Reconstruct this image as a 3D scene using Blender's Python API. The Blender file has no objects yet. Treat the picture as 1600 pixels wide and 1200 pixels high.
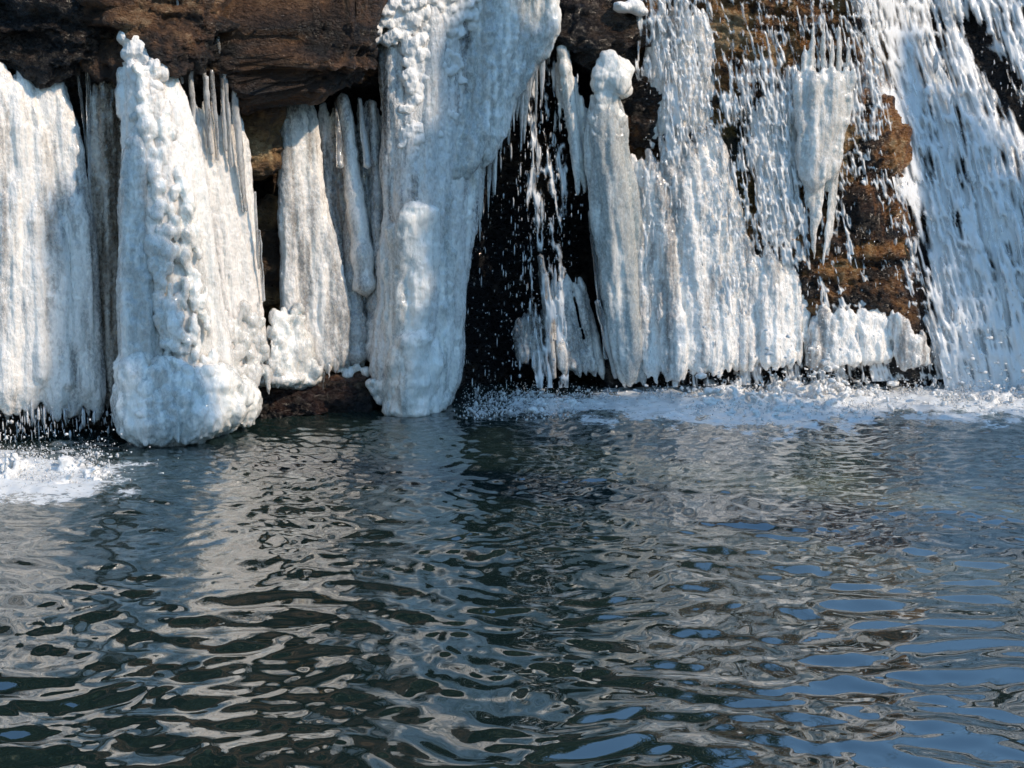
import bpy, math, random
import numpy as np
from mathutils import Vector

# ------------------------------------------------------------------ camera, sky, sun, exposure
scene = bpy.context.scene
col = scene.collection
CAM_Z, PITCH, FPX = 2.2, math.radians(9.5), 2462.0
cam_data = bpy.data.cameras.new('camera')
cam_data.sensor_width = 36.0
cam_data.lens = 36.0 * FPX / 1600.0
cam_data.clip_end = 2000.0
cam = bpy.data.objects.new('camera', cam_data)
cam.location = (0, 0, CAM_Z)
cam.rotation_euler = (math.pi / 2 - PITCH, 0, 0)
col.objects.link(cam)
scene.camera = cam

SUN_AZ, SUN_EL = math.radians(64), math.radians(38)     # to the right of and behind the camera
SUN = Vector((math.sin(SUN_AZ) * math.cos(SUN_EL), -math.cos(SUN_AZ) * math.cos(SUN_EL), math.sin(SUN_EL)))
world = bpy.data.worlds.new('World')
scene.world = world
world.use_nodes = True
wn = world.node_tree.nodes
sky = wn.new('ShaderNodeTexSky')
sky.sky_type = 'NISHITA'
sky.sun_disc = False
sky.ozone_density = 1.6
sky.dust_density = 0.0
sky.sun_elevation = SUN_EL
sky.sun_rotation = math.pi - SUN_AZ
wn['Background'].inputs['Strength'].default_value = 0.15
deep = wn.new('ShaderNodeHueSaturation')
deep.inputs['Hue'].default_value = 0.493
deep.inputs['Saturation'].default_value = 1.10        # clear, dry winter sky
world.node_tree.links.new(sky.outputs[0], deep.inputs['Color'])
world.node_tree.links.new(deep.outputs[0], wn['Background'].inputs['Color'])
sun_data = bpy.data.lights.new('sun', 'SUN')
sun_data.energy = 2.5
sun_data.angle = math.radians(0.55)
sun_data.color = (1.0, 0.84, 0.66)
sun = bpy.data.objects.new('sun', sun_data)
sun.rotation_euler = (-SUN).to_track_quat('-Z', 'Y').to_euler()
sun.location = (10, -10, 20)
col.objects.link(sun)
scene.view_settings.view_transform = 'Standard'
scene.view_settings.look = 'None'
scene.view_settings.exposure = 0.78
scene.view_settings.gamma = 1.0
scene.render.engine = 'CYCLES'
scene.cycles.use_denoising = True
scene.cycles.max_bounces = 6
scene.cycles.diffuse_bounces = 3
scene.cycles.adaptive_threshold = 0.02
scene.cycles.transparent_max_bounces = 16
scene.cycles.caustics_reflective = False
scene.cycles.caustics_refractive = False
scene.cycles.sample_clamp_indirect = 6.0

# ------------------------------------------------------------------ pixel <-> place
WX = [-500, 0, 180, 290, 480, 650, 820, 1000, 1200, 1450, 1600, 2100]
WY = [10.9, 11.15, 11.35, 11.5, 12.15, 12.2, 12.7, 12.95, 13.0, 13.2, 13.2, 13.0]
CP, SP = math.cos(PITCH), math.sin(PITCH)

def wall_y(px):
    return np.interp(px, WX, WY)

def at(px, py, p=0.0):
    """point on the photo's ray through (px,py), p metres in front of the wall line"""
    px = np.asarray(px, float); py = np.asarray(py, float)
    a = (px - 800) / FPX; b = (600 - py) / FPX
    dy = CP + SP * b; dz = -SP + CP * b
    Y = wall_y(px) - p
    t = Y / dy
    return np.stack(np.broadcast_arrays(t * a, Y, CAM_Z + t * dz), axis=-1)

# ------------------------------------------------------------------ noise
def _hash(i, j, k, seed):
    h = (i.astype(np.uint32) * np.uint32(374761393) + j.astype(np.uint32) * np.uint32(668265263)
         + k.astype(np.uint32) * np.uint32(2246822519) + np.uint32(seed * 3266489917 & 0xffffffff))
    h = (h ^ (h >> np.uint32(13))) * np.uint32(1274126177)
    h = (h ^ (h >> np.uint32(16))) * np.uint32(2654435769)
    return (h ^ (h >> np.uint32(15))).astype(np.float32) / np.float32(4294967295.0) * 2 - 1

def vnoise(P, seed=0):
    P = np.asarray(P, np.float32)
    I = np.floor(P).astype(np.int32); f = P - I
    f = f * f * f * (f * (f * 6 - 15) + 10)
    r = 0
    for dx in (0, 1):
        wx = f[..., 0] if dx else 1 - f[..., 0]
        for dy in (0, 1):
            wy = f[..., 1] if dy else 1 - f[..., 1]
            for dz in (0, 1):
                wz = f[..., 2] if dz else 1 - f[..., 2]
                r = r + wx * wy * wz * _hash(I[..., 0] + dx, I[..., 1] + dy, I[..., 2] + dz, seed)
    return r

def fbm(P, octaves=4, seed=0, gain=0.5):
    P = np.asarray(P, np.float32); r = 0; a = 1.0; s = 0
    for o in range(octaves):
        r = r + a * vnoise(P + 17.3 * o, seed + o); s += a
        P = P * 2.03; a *= gain
    return r / s

def ridged(P, octaves=4, seed=0):
    P = np.asarray(P, np.float32); r = 0; a = 1.0; s = 0
    for o in range(octaves):
        r = r + a * (1 - 2 * np.abs(vnoise(P + 11.1 * o, seed + o))); s += a
        P = P * 2.1; a *= 0.5
    return r / s

def sstep(a, b, x):
    t = np.clip((np.asarray(x, float) - a) / (b - a), 0, 1)
    return t * t * (3 - 2 * t)

def box(px, py, x0, x1, y0, y1, s=20):
    return sstep(x0 - s, x0 + s, px) * (1 - sstep(x1 - s, x1 + s, px)) * sstep(y0 - s, y0 + s, py) * (1 - sstep(y1 - s, y1 + s, py))

# ------------------------------------------------------------------ materials
def N(nt, kind, **kw):
    n = nt.nodes.new(kind)
    for k, v in kw.items():
        if k in n.inputs: n.inputs[k].default_value = v
        else: setattr(n, k, v)
    return n

def new_mat(name):
    m = bpy.data.materials.new(name); m.use_nodes = True
    nt = m.node_tree
    return m, nt, nt.nodes['Principled BSDF'], nt.links.new

def pos(nt, scale):
    g = N(nt, 'ShaderNodeNewGeometry'); mp = N(nt, 'ShaderNodeVectorMath', operation='MULTIPLY')
    nt.links.new(g.outputs['Position'], mp.inputs[0]); mp.inputs[1].default_value = scale
    return mp.outputs[0]

def noise(nt, scale, detail=4, rough=0.55, stretch=(1, 1, 1), dist=0.0):
    n = N(nt, 'ShaderNodeTexNoise', Scale=scale, Detail=detail, Roughness=rough, Distortion=dist)
    nt.links.new(pos(nt, stretch), n.inputs['Vector'])
    return n.outputs['Fac']

def ramp(nt, fac, stops):
    r = N(nt, 'ShaderNodeValToRGB'); e = r.color_ramp.elements
    while len(e) > 1: e.remove(e[-1])
    e[0].position, e[0].color = stops[0][0], (*stops[0][1], 1)
    for p, c in stops[1:]:
        x = e.new(p); x.color = (*c, 1)
    nt.links.new(fac, r.inputs[0])
    return r.outputs[0]

def maprange(nt, v, a, b, c, d):
    m = N(nt, 'ShaderNodeMapRange'); nt.links.new(v, m.inputs[0])
    for i, x in enumerate((a, b, c, d)): m.inputs[i + 1].default_value = x
    return m.outputs[0]

def math2(nt, op, a, b):
    m = N(nt, 'ShaderNodeMath', operation=op)
    for i, v in enumerate((a, b)):
        if isinstance(v, (int, float)): m.inputs[i].default_value = v
        else: nt.links.new(v, m.inputs[i])
    return m.outputs[0]

def mixc(nt, f, a, b):
    m = N(nt, 'ShaderNodeMix', data_type='RGBA')
    for i, v in ((0, f), (6, a), (7, b)):
        if isinstance(v, tuple): m.inputs[i].default_value = (*v, 1)
        elif isinstance(v, (int, float)): m.inputs[i].default_value = v
        else: nt.links.new(v, m.inputs[i])
    return m.outputs[2]

def bump(nt, h, strength, dist, prev=None):
    b = N(nt, 'ShaderNodeBump', Strength=strength, Distance=dist)
    nt.links.new(h, b.inputs['Height'])
    if prev is not None: nt.links.new(prev, b.inputs['Normal'])
    return b.outputs[0]

def ice_mat(name, dark, white, clear=(0.0, 0.0), rough=(0.10, 0.42), sss=0.0, grain=1.0):
    """bubbly ice: white where full of air, greyer and see-through where clear (vertex value 'air')"""
    m, nt, b, L = new_mat(name)
    k = (0.91, 0.89, 0.865)                                # even tint: dims the ice and offsets its bluish shade
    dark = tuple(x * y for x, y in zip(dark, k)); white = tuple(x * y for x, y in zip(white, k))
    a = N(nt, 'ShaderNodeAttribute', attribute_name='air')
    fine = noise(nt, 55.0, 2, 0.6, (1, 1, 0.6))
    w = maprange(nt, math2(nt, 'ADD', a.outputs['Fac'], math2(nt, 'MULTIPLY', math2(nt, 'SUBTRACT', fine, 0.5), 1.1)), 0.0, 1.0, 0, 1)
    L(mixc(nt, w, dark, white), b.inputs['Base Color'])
    if clear[0] > 0: L(maprange(nt, w, 0, 1, clear[0], clear[1]), b.inputs['Transmission Weight'])
    L(maprange(nt, fine, 0.3, 0.7, rough[0], rough[1]), b.inputs['Roughness'])
    b.inputs['IOR'].default_value = 1.31
    b.inputs['Coat Weight'].default_value = 0.0 if name == 'snow' else 0.55
    b.inputs['Coat Roughness'].default_value = 0.09
    if sss:
        b.subsurface_method = 'BURLEY'
        b.inputs['Subsurface Weight'].default_value = sss
        b.inputs['Subsurface Radius'].default_value = (0.7, 0.9, 1.0)
        b.inputs['Subsurface Scale'].default_value = 0.075
    st = noise(nt, 26.0, 2, 0.6, (1, 1, 0.10))
    L(bump(nt, math2(nt, 'ADD', fine, math2(nt, 'MULTIPLY', st, 0.8)), 0.75 * grain, 0.016), b.inputs['Normal'])
    return m

def rock_mat(name, stops, rough=(0.25, 0.8), tone=False):
    m, nt, b, L = new_mat(name)
    a = N(nt, 'ShaderNodeAttribute', attribute_name='air')
    n2 = noise(nt, 24.0, 4, 0.7, (1, 1, 1.8), 0.5)
    f = math2(nt, 'ADD', math2(nt, 'MULTIPLY', a.outputs['Fac'], 0.55), math2(nt, 'MULTIPLY', n2, 0.45))
    c = ramp(nt, f, stops)
    if tone:
        a = N(nt, 'ShaderNodeAttribute', attribute_name='tone')
        sep = N(nt, 'ShaderNodeSeparateColor'); L(a.outputs['Color'], sep.inputs[0])
        c2 = ramp(nt, f, [(0.34, (0.012, 0.007, 0.004)), (0.46, (0.075, 0.032, 0.010)), (0.55, (0.21, 0.092, 0.025)), (0.65, (0.34, 0.17, 0.055)), (0.76, (0.42, 0.29, 0.15))])
        c = mixc(nt, sep.outputs[0], c, c2)                       # rusty, tan rock
        c3 = ramp(nt, f, [(0.38, (0.018, 0.020, 0.006)), (0.52, (0.10, 0.085, 0.018)), (0.66, (0.22, 0.15, 0.04))])
        c = mixc(nt, sep.outputs[1], c, c3)                       # moss
    L(c, b.inputs['Base Color'])
    L(maprange(nt, n2, 0.35, 0.65, rough[0], rough[1]), b.inputs['Roughness'])
    L(bump(nt, n2, 1.0, 0.07), b.inputs['Normal'])
    return m

M = {}
M['milky'] = ice_mat('milky_ice', (0.58, 0.565, 0.545), (0.88, 0.85, 0.81), (0.50, 0.0), sss=0.5)
M['white'] = ice_mat('white_ice', (0.74, 0.73, 0.70), (0.91, 0.89, 0.85), (0.22, 0.0), sss=0.65)
M['blue'] = ice_mat('blue_white_ice', (0.56, 0.58, 0.57), (0.84, 0.83, 0.79), (0.25, 0.0), sss=0.6, grain=0.7)
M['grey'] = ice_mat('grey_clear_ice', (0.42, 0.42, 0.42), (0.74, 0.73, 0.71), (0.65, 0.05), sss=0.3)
M['stained'] = ice_mat('stained_clear_ice', (0.30, 0.24, 0.18), (0.62, 0.57, 0.51), (0.65, 0.2))
M['wet'] = ice_mat('wet_ice', (0.54, 0.52, 0.50), (0.89, 0.87, 0.84), (0.45, 0.0), rough=(0.05, 0.3), sss=0.5, grain=1.1)
M['snow'] = ice_mat('snow', (0.78, 0.77, 0.75), (0.93, 0.91, 0.88), rough=(0.5, 0.8), grain=0.8)
M['icicle'] = ice_mat('icicle_ice', (0.74, 0.74, 0.73), (0.87, 0.86, 0.84), (0.92, 0.35), rough=(0.02, 0.10), grain=0.4)
BROWN = [(0.32, (0.006, 0.004, 0.003)), (0.45, (0.035, 0.018, 0.010)), (0.55, (0.085, 0.042, 0.021)), (0.64, (0.16, 0.082, 0.038)), (0.74, (0.28, 0.18, 0.10))]
DARK = [(0.30, (0.003, 0.003, 0.004)), (0.52, (0.010, 0.008, 0.007)), (0.64, (0.030, 0.019, 0.013)), (0.78, (0.09, 0.06, 0.04))]
M['brown_rock'] = rock_mat('brown_rock', BROWN)
M['dark_rock'] = rock_mat('wet_dark_rock', DARK, rough=(0.08, 0.45))
M['tan_rock'] = rock_mat('tan_rock', [(0.3, (0.03, 0.015, 0.006)), (0.48, (0.13, 0.07, 0.028)), (0.60, (0.27, 0.155, 0.065)), (0.74, (0.42, 0.29, 0.15))])
M['rust_rock'] = rock_mat('rust_rock', [(0.32, (0.008, 0.005, 0.003)), (0.45, (0.05, 0.021, 0.007)), (0.55, (0.18, 0.075, 0.020)), (0.65, (0.32, 0.15, 0.048)), (0.78, (0.42, 0.28, 0.14))], rough=(0.1, 0.5))
M['red_rock'] = rock_mat('wet_red_rock', [(0.3, (0.012, 0.005, 0.004)), (0.5, (0.042, 0.020, 0.013)), (0.66, (0.11, 0.055, 0.034)), (0.8, (0.26, 0.14, 0.08))], rough=(0.1, 0.5))
M['cliff'] = rock_mat('cliff_rock', DARK, tone=True, rough=(0.12, 0.6))
M['soil'] = rock_mat('winter_soil', [(0.3, (0.014, 0.016, 0.009)), (0.5, (0.05, 0.052, 0.03)), (0.66, (0.11, 0.108, 0.065)), (0.8, (0.2, 0.19, 0.13))], rough=(0.7, 0.95))
M['bark'] = rock_mat('bark', [(0.3, (0.03, 0.024, 0.018)), (0.55, (0.11, 0.09, 0.07)), (0.75, (0.2, 0.17, 0.14))], rough=(0.7, 0.95))

def whitewater_mat(name, colr, trans, rough=0.12):
    m, nt, b, L = new_mat(name)
    n = noise(nt, 40.0, 2)
    L(mixc(nt, maprange(nt, n, 0.35, 0.65, 0, 1), tuple(c * 0.72 for c in colr), colr), b.inputs['Base Color'])
    b.inputs['Roughness'].default_value = rough
    b.inputs['IOR'].default_value = 1.33
    b.inputs['Transmission Weight'].default_value = trans
    L(bump(nt, n, 0.6, 0.012), b.inputs['Normal'])
    return m
M['drops'] = whitewater_mat('falling_water', (0.88, 0.87, 0.85), 0.3)
M['lace'] = whitewater_mat('running_water', (0.89, 0.88, 0.86), 0.18, 0.10)
M['foam'] = whitewater_mat('foam', (0.85, 0.84, 0.81), 0.05, 0.35)

def film_mat():
    """thin running water: whitest where thick with air, clearing to nothing at its torn edges"""
    m, nt, b, L = new_mat('running_water')
    a = N(nt, 'ShaderNodeAttribute', attribute_name='air')
    n = noise(nt, 46.0, 2, 0.6, (1, 1, 0.35))
    th = maprange(nt, math2(nt, 'ADD', a.outputs['Fac'], math2(nt, 'MULTIPLY', math2(nt, 'SUBTRACT', n, 0.5), 0.5)), 0.0, 0.85, 0.0, 0.93)
    L(th, b.inputs['Alpha'])
    b.inputs['Base Color'].default_value = (0.90, 0.89, 0.87, 1)
    b.inputs['Roughness'].default_value = 0.12
    b.inputs['IOR'].default_value = 1.33
    b.inputs['Transmission Weight'].default_value = 0.12
    L(bump(nt, n, 0.6, 0.014), b.inputs['Normal'])
    return m
M['lace'] = film_mat()

def pool_mat():
    m, nt, b, L = new_mat('pool_water')
    a = N(nt, 'ShaderNodeAttribute', attribute_name='aerated')
    sep = N(nt, 'ShaderNodeSeparateColor'); L(a.outputs['Color'], sep.inputs[0])
    milky = mixc(nt, sep.outputs[1], (0.009, 0.019, 0.017), (0.11, 0.14, 0.125))
    milky = mixc(nt, sep.outputs[2], milky, (0.10, 0.125, 0.065))
    spk = noise(nt, 34.0, 3, 0.65, (0.7, 1.0, 1))
    fo = maprange(nt, math2(nt, 'ADD', sep.outputs[0], math2(nt, 'MULTIPLY', math2(nt, 'SUBTRACT', spk, 0.5), 2.6)), 0.25, 0.85, 0, 1)
    fo = math2(nt, 'MULTIPLY', fo, maprange(nt, sep.outputs[0], 0.02, 0.25, 0, 1))
    L(mixc(nt, fo, milky, (0.70, 0.71, 0.70)), b.inputs['Base Color'])
    L(maprange(nt, fo, 0, 1, 0.025, 0.4), b.inputs['Roughness'])
    b.inputs['IOR'].default_value = 3.3
    fine = noise(nt, 26.0, 2, 0.5, (0.8, 1.0, 1))
    bp = N(nt, 'ShaderNodeBump', Distance=0.012); L(fine, bp.inputs['Height'])
    al = N(nt, 'ShaderNodeSeparateXYZ'); g = N(nt, 'ShaderNodeNewGeometry'); L(g.outputs['Position'], al.inputs[0])
    L(maprange(nt, al.outputs[1], 6.0, 10.5, 0.0, 0.18), bp.inputs['Strength']); L(bp.outputs[0], b.inputs['Normal'])
    return m
M['pool'] = pool_mat()

# ------------------------------------------------------------------ mesh helpers
def mesh_np(name, V, F, smooth=True):
    """V (n,3); F a list of (k,m) index arrays"""
    me = bpy.data.meshes.new(name)
    V = np.ascontiguousarray(V, np.float32)
    Fs = [np.ascontiguousarray(f, np.int32) for f in F if len(f)]
    me.vertices.add(len(V)); me.vertices.foreach_set('co', V.ravel())
    tot = sum(f.size for f in Fs); n = sum(len(f) for f in Fs)
    me.loops.add(tot); me.polygons.add(n)
    me.loops.foreach_set('vertex_index', np.concatenate([f.ravel() for f in Fs]))
    counts = np.concatenate([np.full(len(f), f.shape[1], np.int32) for f in Fs])
    me.polygons.foreach_set('loop_start', np.concatenate([[0], np.cumsum(counts)[:-1]]).astype(np.int32))
    me.polygons.foreach_set('use_smooth', np.full(n, smooth))
    me.update(calc_edges=True)
    return me

def color_attr(me, name, rgb):
    a = me.color_attributes.new(name, 'FLOAT_COLOR', 'POINT')
    d = np.ones((len(me.vertices), 4), np.float32); d[:, :rgb.shape[1]] = rgb
    a.data.foreach_set('color', d.ravel())

def air_attr(me, v, F=(7, 7, 0.9), seed=0, lo=-0.16, hi=0.20, bias=0.0, F2=(34, 34, 3.5)):
    f = 0.45 * fbm(v * np.array(F), 3, seed + 50) + 0.3 * fbm(v * np.array(F2), 2, seed + 60) + 0.45 * fbm(v * np.array(F) * 0.35, 2, seed + 70)
    a = me.attributes.new('air', 'FLOAT', 'POINT'); a.data.foreach_set('value', np.clip((f - lo) / (hi - lo) + bias, 0, 1).astype(np.float32))

def verts(me):
    v = np.empty(len(me.vertices) * 3, np.float32); me.vertices.foreach_get('co', v); return v.reshape(-1, 3)

def normals(me):
    v = np.empty(len(me.vertices) * 3, np.float32); me.vertex_normals.foreach_get('vector', v); return v.reshape(-1, 3)

class Soup:
    """collects tubes and blobs"""
    def __init__(s): s.V = []; s.Q = []; s.T = []; s.n = 0
    def tube(s, P, R, sides=8):
        P = np.asarray(P, float); R = np.asarray(R, float); k = len(P)
        T = np.gradient(P, axis=0); T /= np.linalg.norm(T, axis=1)[:, None] + 1e-9
        ref = np.array([0.0, 1.0, 0.0]) if abs(T[0][1]) < 0.8 else np.array([1.0, 0, 0])
        A = np.cross(T, ref); A /= np.linalg.norm(A, axis=1)[:, None] + 1e-9
        B = np.cross(T, A)
        th = np.arange(sides) * 2 * math.pi / sides
        ring = P[:, None, :] + R[:, None, None] * (np.cos(th)[None, :, None] * A[:, None, :] + np.sin(th)[None, :, None] * B[:, None, :])
        V = np.concatenate([ring.reshape(-1, 3), P[:1] - T[:1] * R[0] * 0.7, P[-1:] + T[-1:] * R[-1] * 0.7])
        i = np.arange(k - 1)[:, None] * sides; j = np.arange(sides)[None, :]; j2 = (j + 1) % sides
        s.Q.append(np.stack([i + j, i + sides + j, i + sides + j2, i + j2], -1).reshape(-1, 4) + s.n)
        a = np.arange(sides); a2 = (a + 1) % sides
        s.T.append(np.stack([np.full(sides, k * sides), a, a2], -1) + s.n)
        s.T.append(np.stack([np.full(sides, k * sides + 1), (k - 1) * sides + a2, (k - 1) * sides + a], -1) + s.n)
        s.V.append(V); s.n += len(V)
    def blob(s, c, r, sub=2):
        v, f = ICO[sub]
        s.V.append(v * np.asarray(r, float) + np.asarray(c, float)); s.T.append(f + s.n); s.n += len(v)
    def blobs(s, C, R, sub=1):
        """many at once: C (n,3), R (n,3)"""
        v, f = ICO[sub]
        V = v[None] * R[:, None, :] + C[:, None, :]
        s.V.append(V.reshape(-1, 3))
        s.T.append((f[None] + (np.arange(len(C)) * len(v))[:, None, None]).reshape(-1, 3) + s.n); s.n += V.shape[0] * V.shape[1]
    def mesh(s, name, smooth=True):
        return mesh_np(name, np.concatenate(s.V), [np.concatenate(s.Q) if s.Q else np.zeros((0, 4)), np.concatenate(s.T) if s.T else np.zeros((0, 3))], smooth)

def _ico():
    import bmesh
    out = {}
    for sub in (1, 2, 3, 4, 5, 6):
        bm = bmesh.new(); bmesh.ops.create_icosphere(bm, subdivisions=sub, radius=1.0)
        out[sub] = (np.array([v.co[:] for v in bm.verts]), np.array([[v.index for v in f.verts] for f in bm.faces])); bm.free()
    return out
ICO = _ico()

def link(name, me, mat=None, parent=None, **props):
    o = bpy.data.objects.new(name, me); col.objects.link(o)
    if mat is not None and me is not None: me.materials.append(M[mat])
    if parent is not None:
        o.parent = parent
        if me is not None:
            b = np.array(parent.location); me.vertices.foreach_set('co', (verts(me) - b.astype(np.float32)).ravel()); me.update()
    for k, v in props.items(): o[k] = v
    return o

def thing(name, base, label, category, group=None):
    o = bpy.data.objects.new(name, None); col.objects.link(o)
    o.location = tuple(float(x) for x in base); o.empty_display_size = 0.1
    o['label'] = label; o['category'] = category; o['kind'] = 'thing'
    if group: o['group'] = group
    return o

def remesh(soup, name, voxel):
    me = soup.mesh(name + '_raw')
    o = bpy.data.objects.new('tmp', me); col.objects.link(o)
    md = o.modifiers.new('r', 'REMESH'); md.mode = 'VOXEL'; md.voxel_size = voxel; md.use_smooth_shade = True
    dg = bpy.context.evaluated_depsgraph_get()
    out = bpy.data.meshes.new_from_object(o.evaluated_get(dg))
    bpy.data.objects.remove(o); bpy.data.meshes.remove(me)
    out.name = name
    return out

def ice(name, soup, mat, parent, voxel=0.0128, flute=0.012, pebble=0.010, lump=0.0, seed=0, bias=0.2):
    """melt the strands together into one solid, then give it flutes, pebbles and lumps"""
    me = remesh(soup, name, voxel)
    v = verts(me); n = normals(me)
    d = flute * (0.75 * fbm(v * np.array([14, 14, 1.1]), 3, seed) + 0.45 * ridged(v * np.array([26, 26, 0.9]), 2, seed + 2)) + pebble * fbm(v * np.array([34, 34, 20]), 3, seed + 9)
    if lump: d += lump * ridged(v * np.array([9, 9, 6.5]), 2, seed + 5)
    v = v + n * d[:, None]
    me.vertices.foreach_set('co', v.astype(np.float32).ravel()); me.update()
    air_attr(me, v, seed=seed, bias=bias)
    me.polygons.foreach_set('use_smooth', np.ones(len(me.polygons), bool))
    return link(name, me, mat, parent)

def edge(E, t):
    """point along an edge polyline given as (px,py) list, t in 0..1 measured by py"""
    E = np.asarray(E, float); u = (E[:, 1] - E[0, 1]) / (E[-1, 1] - E[0, 1])
    return np.interp(t, u, E[:, 0]), np.interp(t, u, E[:, 1])

def drape(soup, L, R, n, rad, p=(0.2, 0.2), bulge=0.05, top=0.02, bot=0.03, srange=(0, 1), seed=0, segs=16, wob=3.0, sides=8, pfun=None, taper=(0.12, 0.07)):
    """strands of ice hanging between a left and a right edge"""
    rng = np.random.default_rng(seed)
    for i in range(n):
        s = srange[0] + (srange[1] - srange[0]) * (i + 0.5 + rng.uniform(-0.35, 0.35)) / n
        t0 = rng.uniform(0, top); t1 = 1 - rng.uniform(0, 1) ** 1.5 * bot
        t = np.linspace(t0, t1, segs)
        lx, ly = edge(L, t); rx, ry = edge(R, t)
        w = vnoise(np.stack([t * 4 + i * 3.7, np.full(segs, i * 1.3), np.full(segs, seed * 1.0)], -1), 3)
        px = lx + (rx - lx) * s + w * wob; py = ly + (ry - ly) * s
        dep = p[0] + (p[1] - p[0]) * t + bulge * math.sin(math.pi * min(max(s, 0), 1)) ** 0.7 + 0.25 * bulge * w + rng.uniform(-0.012, 0.012)
        if pfun is not None: dep = dep + pfun(px, py)
        r = rad * rng.uniform(0.75, 1.25) * (1 + 0.25 * vnoise(np.stack([t * 9 + i, np.full(segs, 7.7 * i), np.zeros(segs)], -1), 5))
        r = r * (0.35 + 0.65 * sstep(0, taper[0], (t - t0) / (t1 - t0))) * (0.2 + 0.8 * sstep(0, taper[1], (t1 - t) / (t1 - t0)))
        soup.tube(at(px, py, dep), r, sides)

def popcorn(soup, L, R, n, rr, p, tr=(0, 1), sr=(0, 1), seed=0, squash=1.0, sub=2):
    rng = np.random.default_rng(seed)
    for i in range(n):
        s = rng.uniform(*sr); t = rng.uniform(*tr)
        lx, ly = edge(L, t); rx, ry = edge(R, t)
        r = rng.uniform(rr[0], rr[1])
        q = p[0] + (p[1] - p[0]) * t + rng.uniform(-0.02, 0.02)
        soup.blob(at(lx + (rx - lx) * s, ly + (ry - ly) * s, q), (r, r * 0.9, r * squash * rng.uniform(0.8, 1.3)), sub)

def drips(soup, L, R, n, rr, ln, p, seed=0):
    """short frozen drips running down a surface"""
    rng = np.random.default_rng(seed)
    for i in range(n):
        s, t = rng.uniform(0, 1, 2); lx, ly = edge(L, t); rx, ry = edge(R, t)
        x, y = lx + (rx - lx) * s, ly + (ry - ly) * s
        r = rng.uniform(*rr); d = rng.uniform(*ln); q = p[0] + (p[1] - p[0]) * t + rng.uniform(-0.025, 0.02)
        k = np.linspace(0, 1, 5)
        soup.tube(at(x + rng.uniform(-3, 3) * k, y + d * k, q), r * np.array([0.6, 1.0, 0.9, 0.65, 0.3]) * rng.uniform(0.8, 1.2, 5), 7)

def icicle(parent, x0, y0, x1, y1, w, p=(0.3, 0.3), mat='icicle', seed=0, segs=28, sides=10, name='icicle', w1=0.15, top=0.7):
    """one hanging icicle, px coordinates; w = width in px at its thickest"""
    s = Soup(); t = np.linspace(0, 1, segs)
    px = x0 + (x1 - x0) * t + 1.2 * vnoise(np.stack([t * 5, t * 0 + seed * 2.3, t * 0], -1), 1); py = y0 + (y1 - y0) * t
    r = w / 2 * 0.0049 * ((top + (1 - top) * sstep(0, 0.25, t)) * (1 - (1 - w1) * t ** 1.6)) * (1 + 0.16 * vnoise(np.stack([t * (y1 - y0) / 9, t * 0 + seed, t * 0], -1), 2))
    P = at(px, py, np.linspace(p[0], p[1], segs)); s.tube(P, r, sides)
    me = s.mesh(name); air_attr(me, verts(me), seed=seed % 7)
    return link(name, me, mat, parent)

# ------------------------------------------------------------------ cliff: relief in metres in front of the wall line
def cliff_p(px, py, detail=True):
    px = np.asarray(px, float); py = np.asarray(py, float)
    p = -0.38 * box(px, py, 372, 612, 140, 585, 12) - 0.8 * box(px, py, 712, 935, 80, 620, 16)
    p += 0.10 * box(px, py, 860, 1010, -300, 92, 12) + 0.16 * box(px, py, 1085, 1440, -300, 590, 30)
    p += 0.10 * box(px, py, -600, 130, -300, 95, 14)
    p += 0.12 * box(px, py, 1250, 1410, 160, 500, 40)
    p += 0.28 * box(px, py, 400, 585, 592, 900, 8) + 0.05 * box(px, py, -600, 400, 630, 900, 20)
    k = sstep(1330, 1430, px)
    p += k * (-0.75 + 1.05 * sstep(-150, 640, py))
    p -= sstep(-60, -160, py) * 0.4
    if detail:
        W = at(px, py, 0)
        n = 0.10 * fbm(W * np.array([1.6, 1, 2.6]), 4, 3) + 0.075 * ridged(W * np.array([4.2, 3, 7.0]), 4, 8) + 0.040 * ridged(W * np.array([13, 9, 20.0]), 3, 21)
        p = p + n * (1 - 0.45 * k)
    return p

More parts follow.
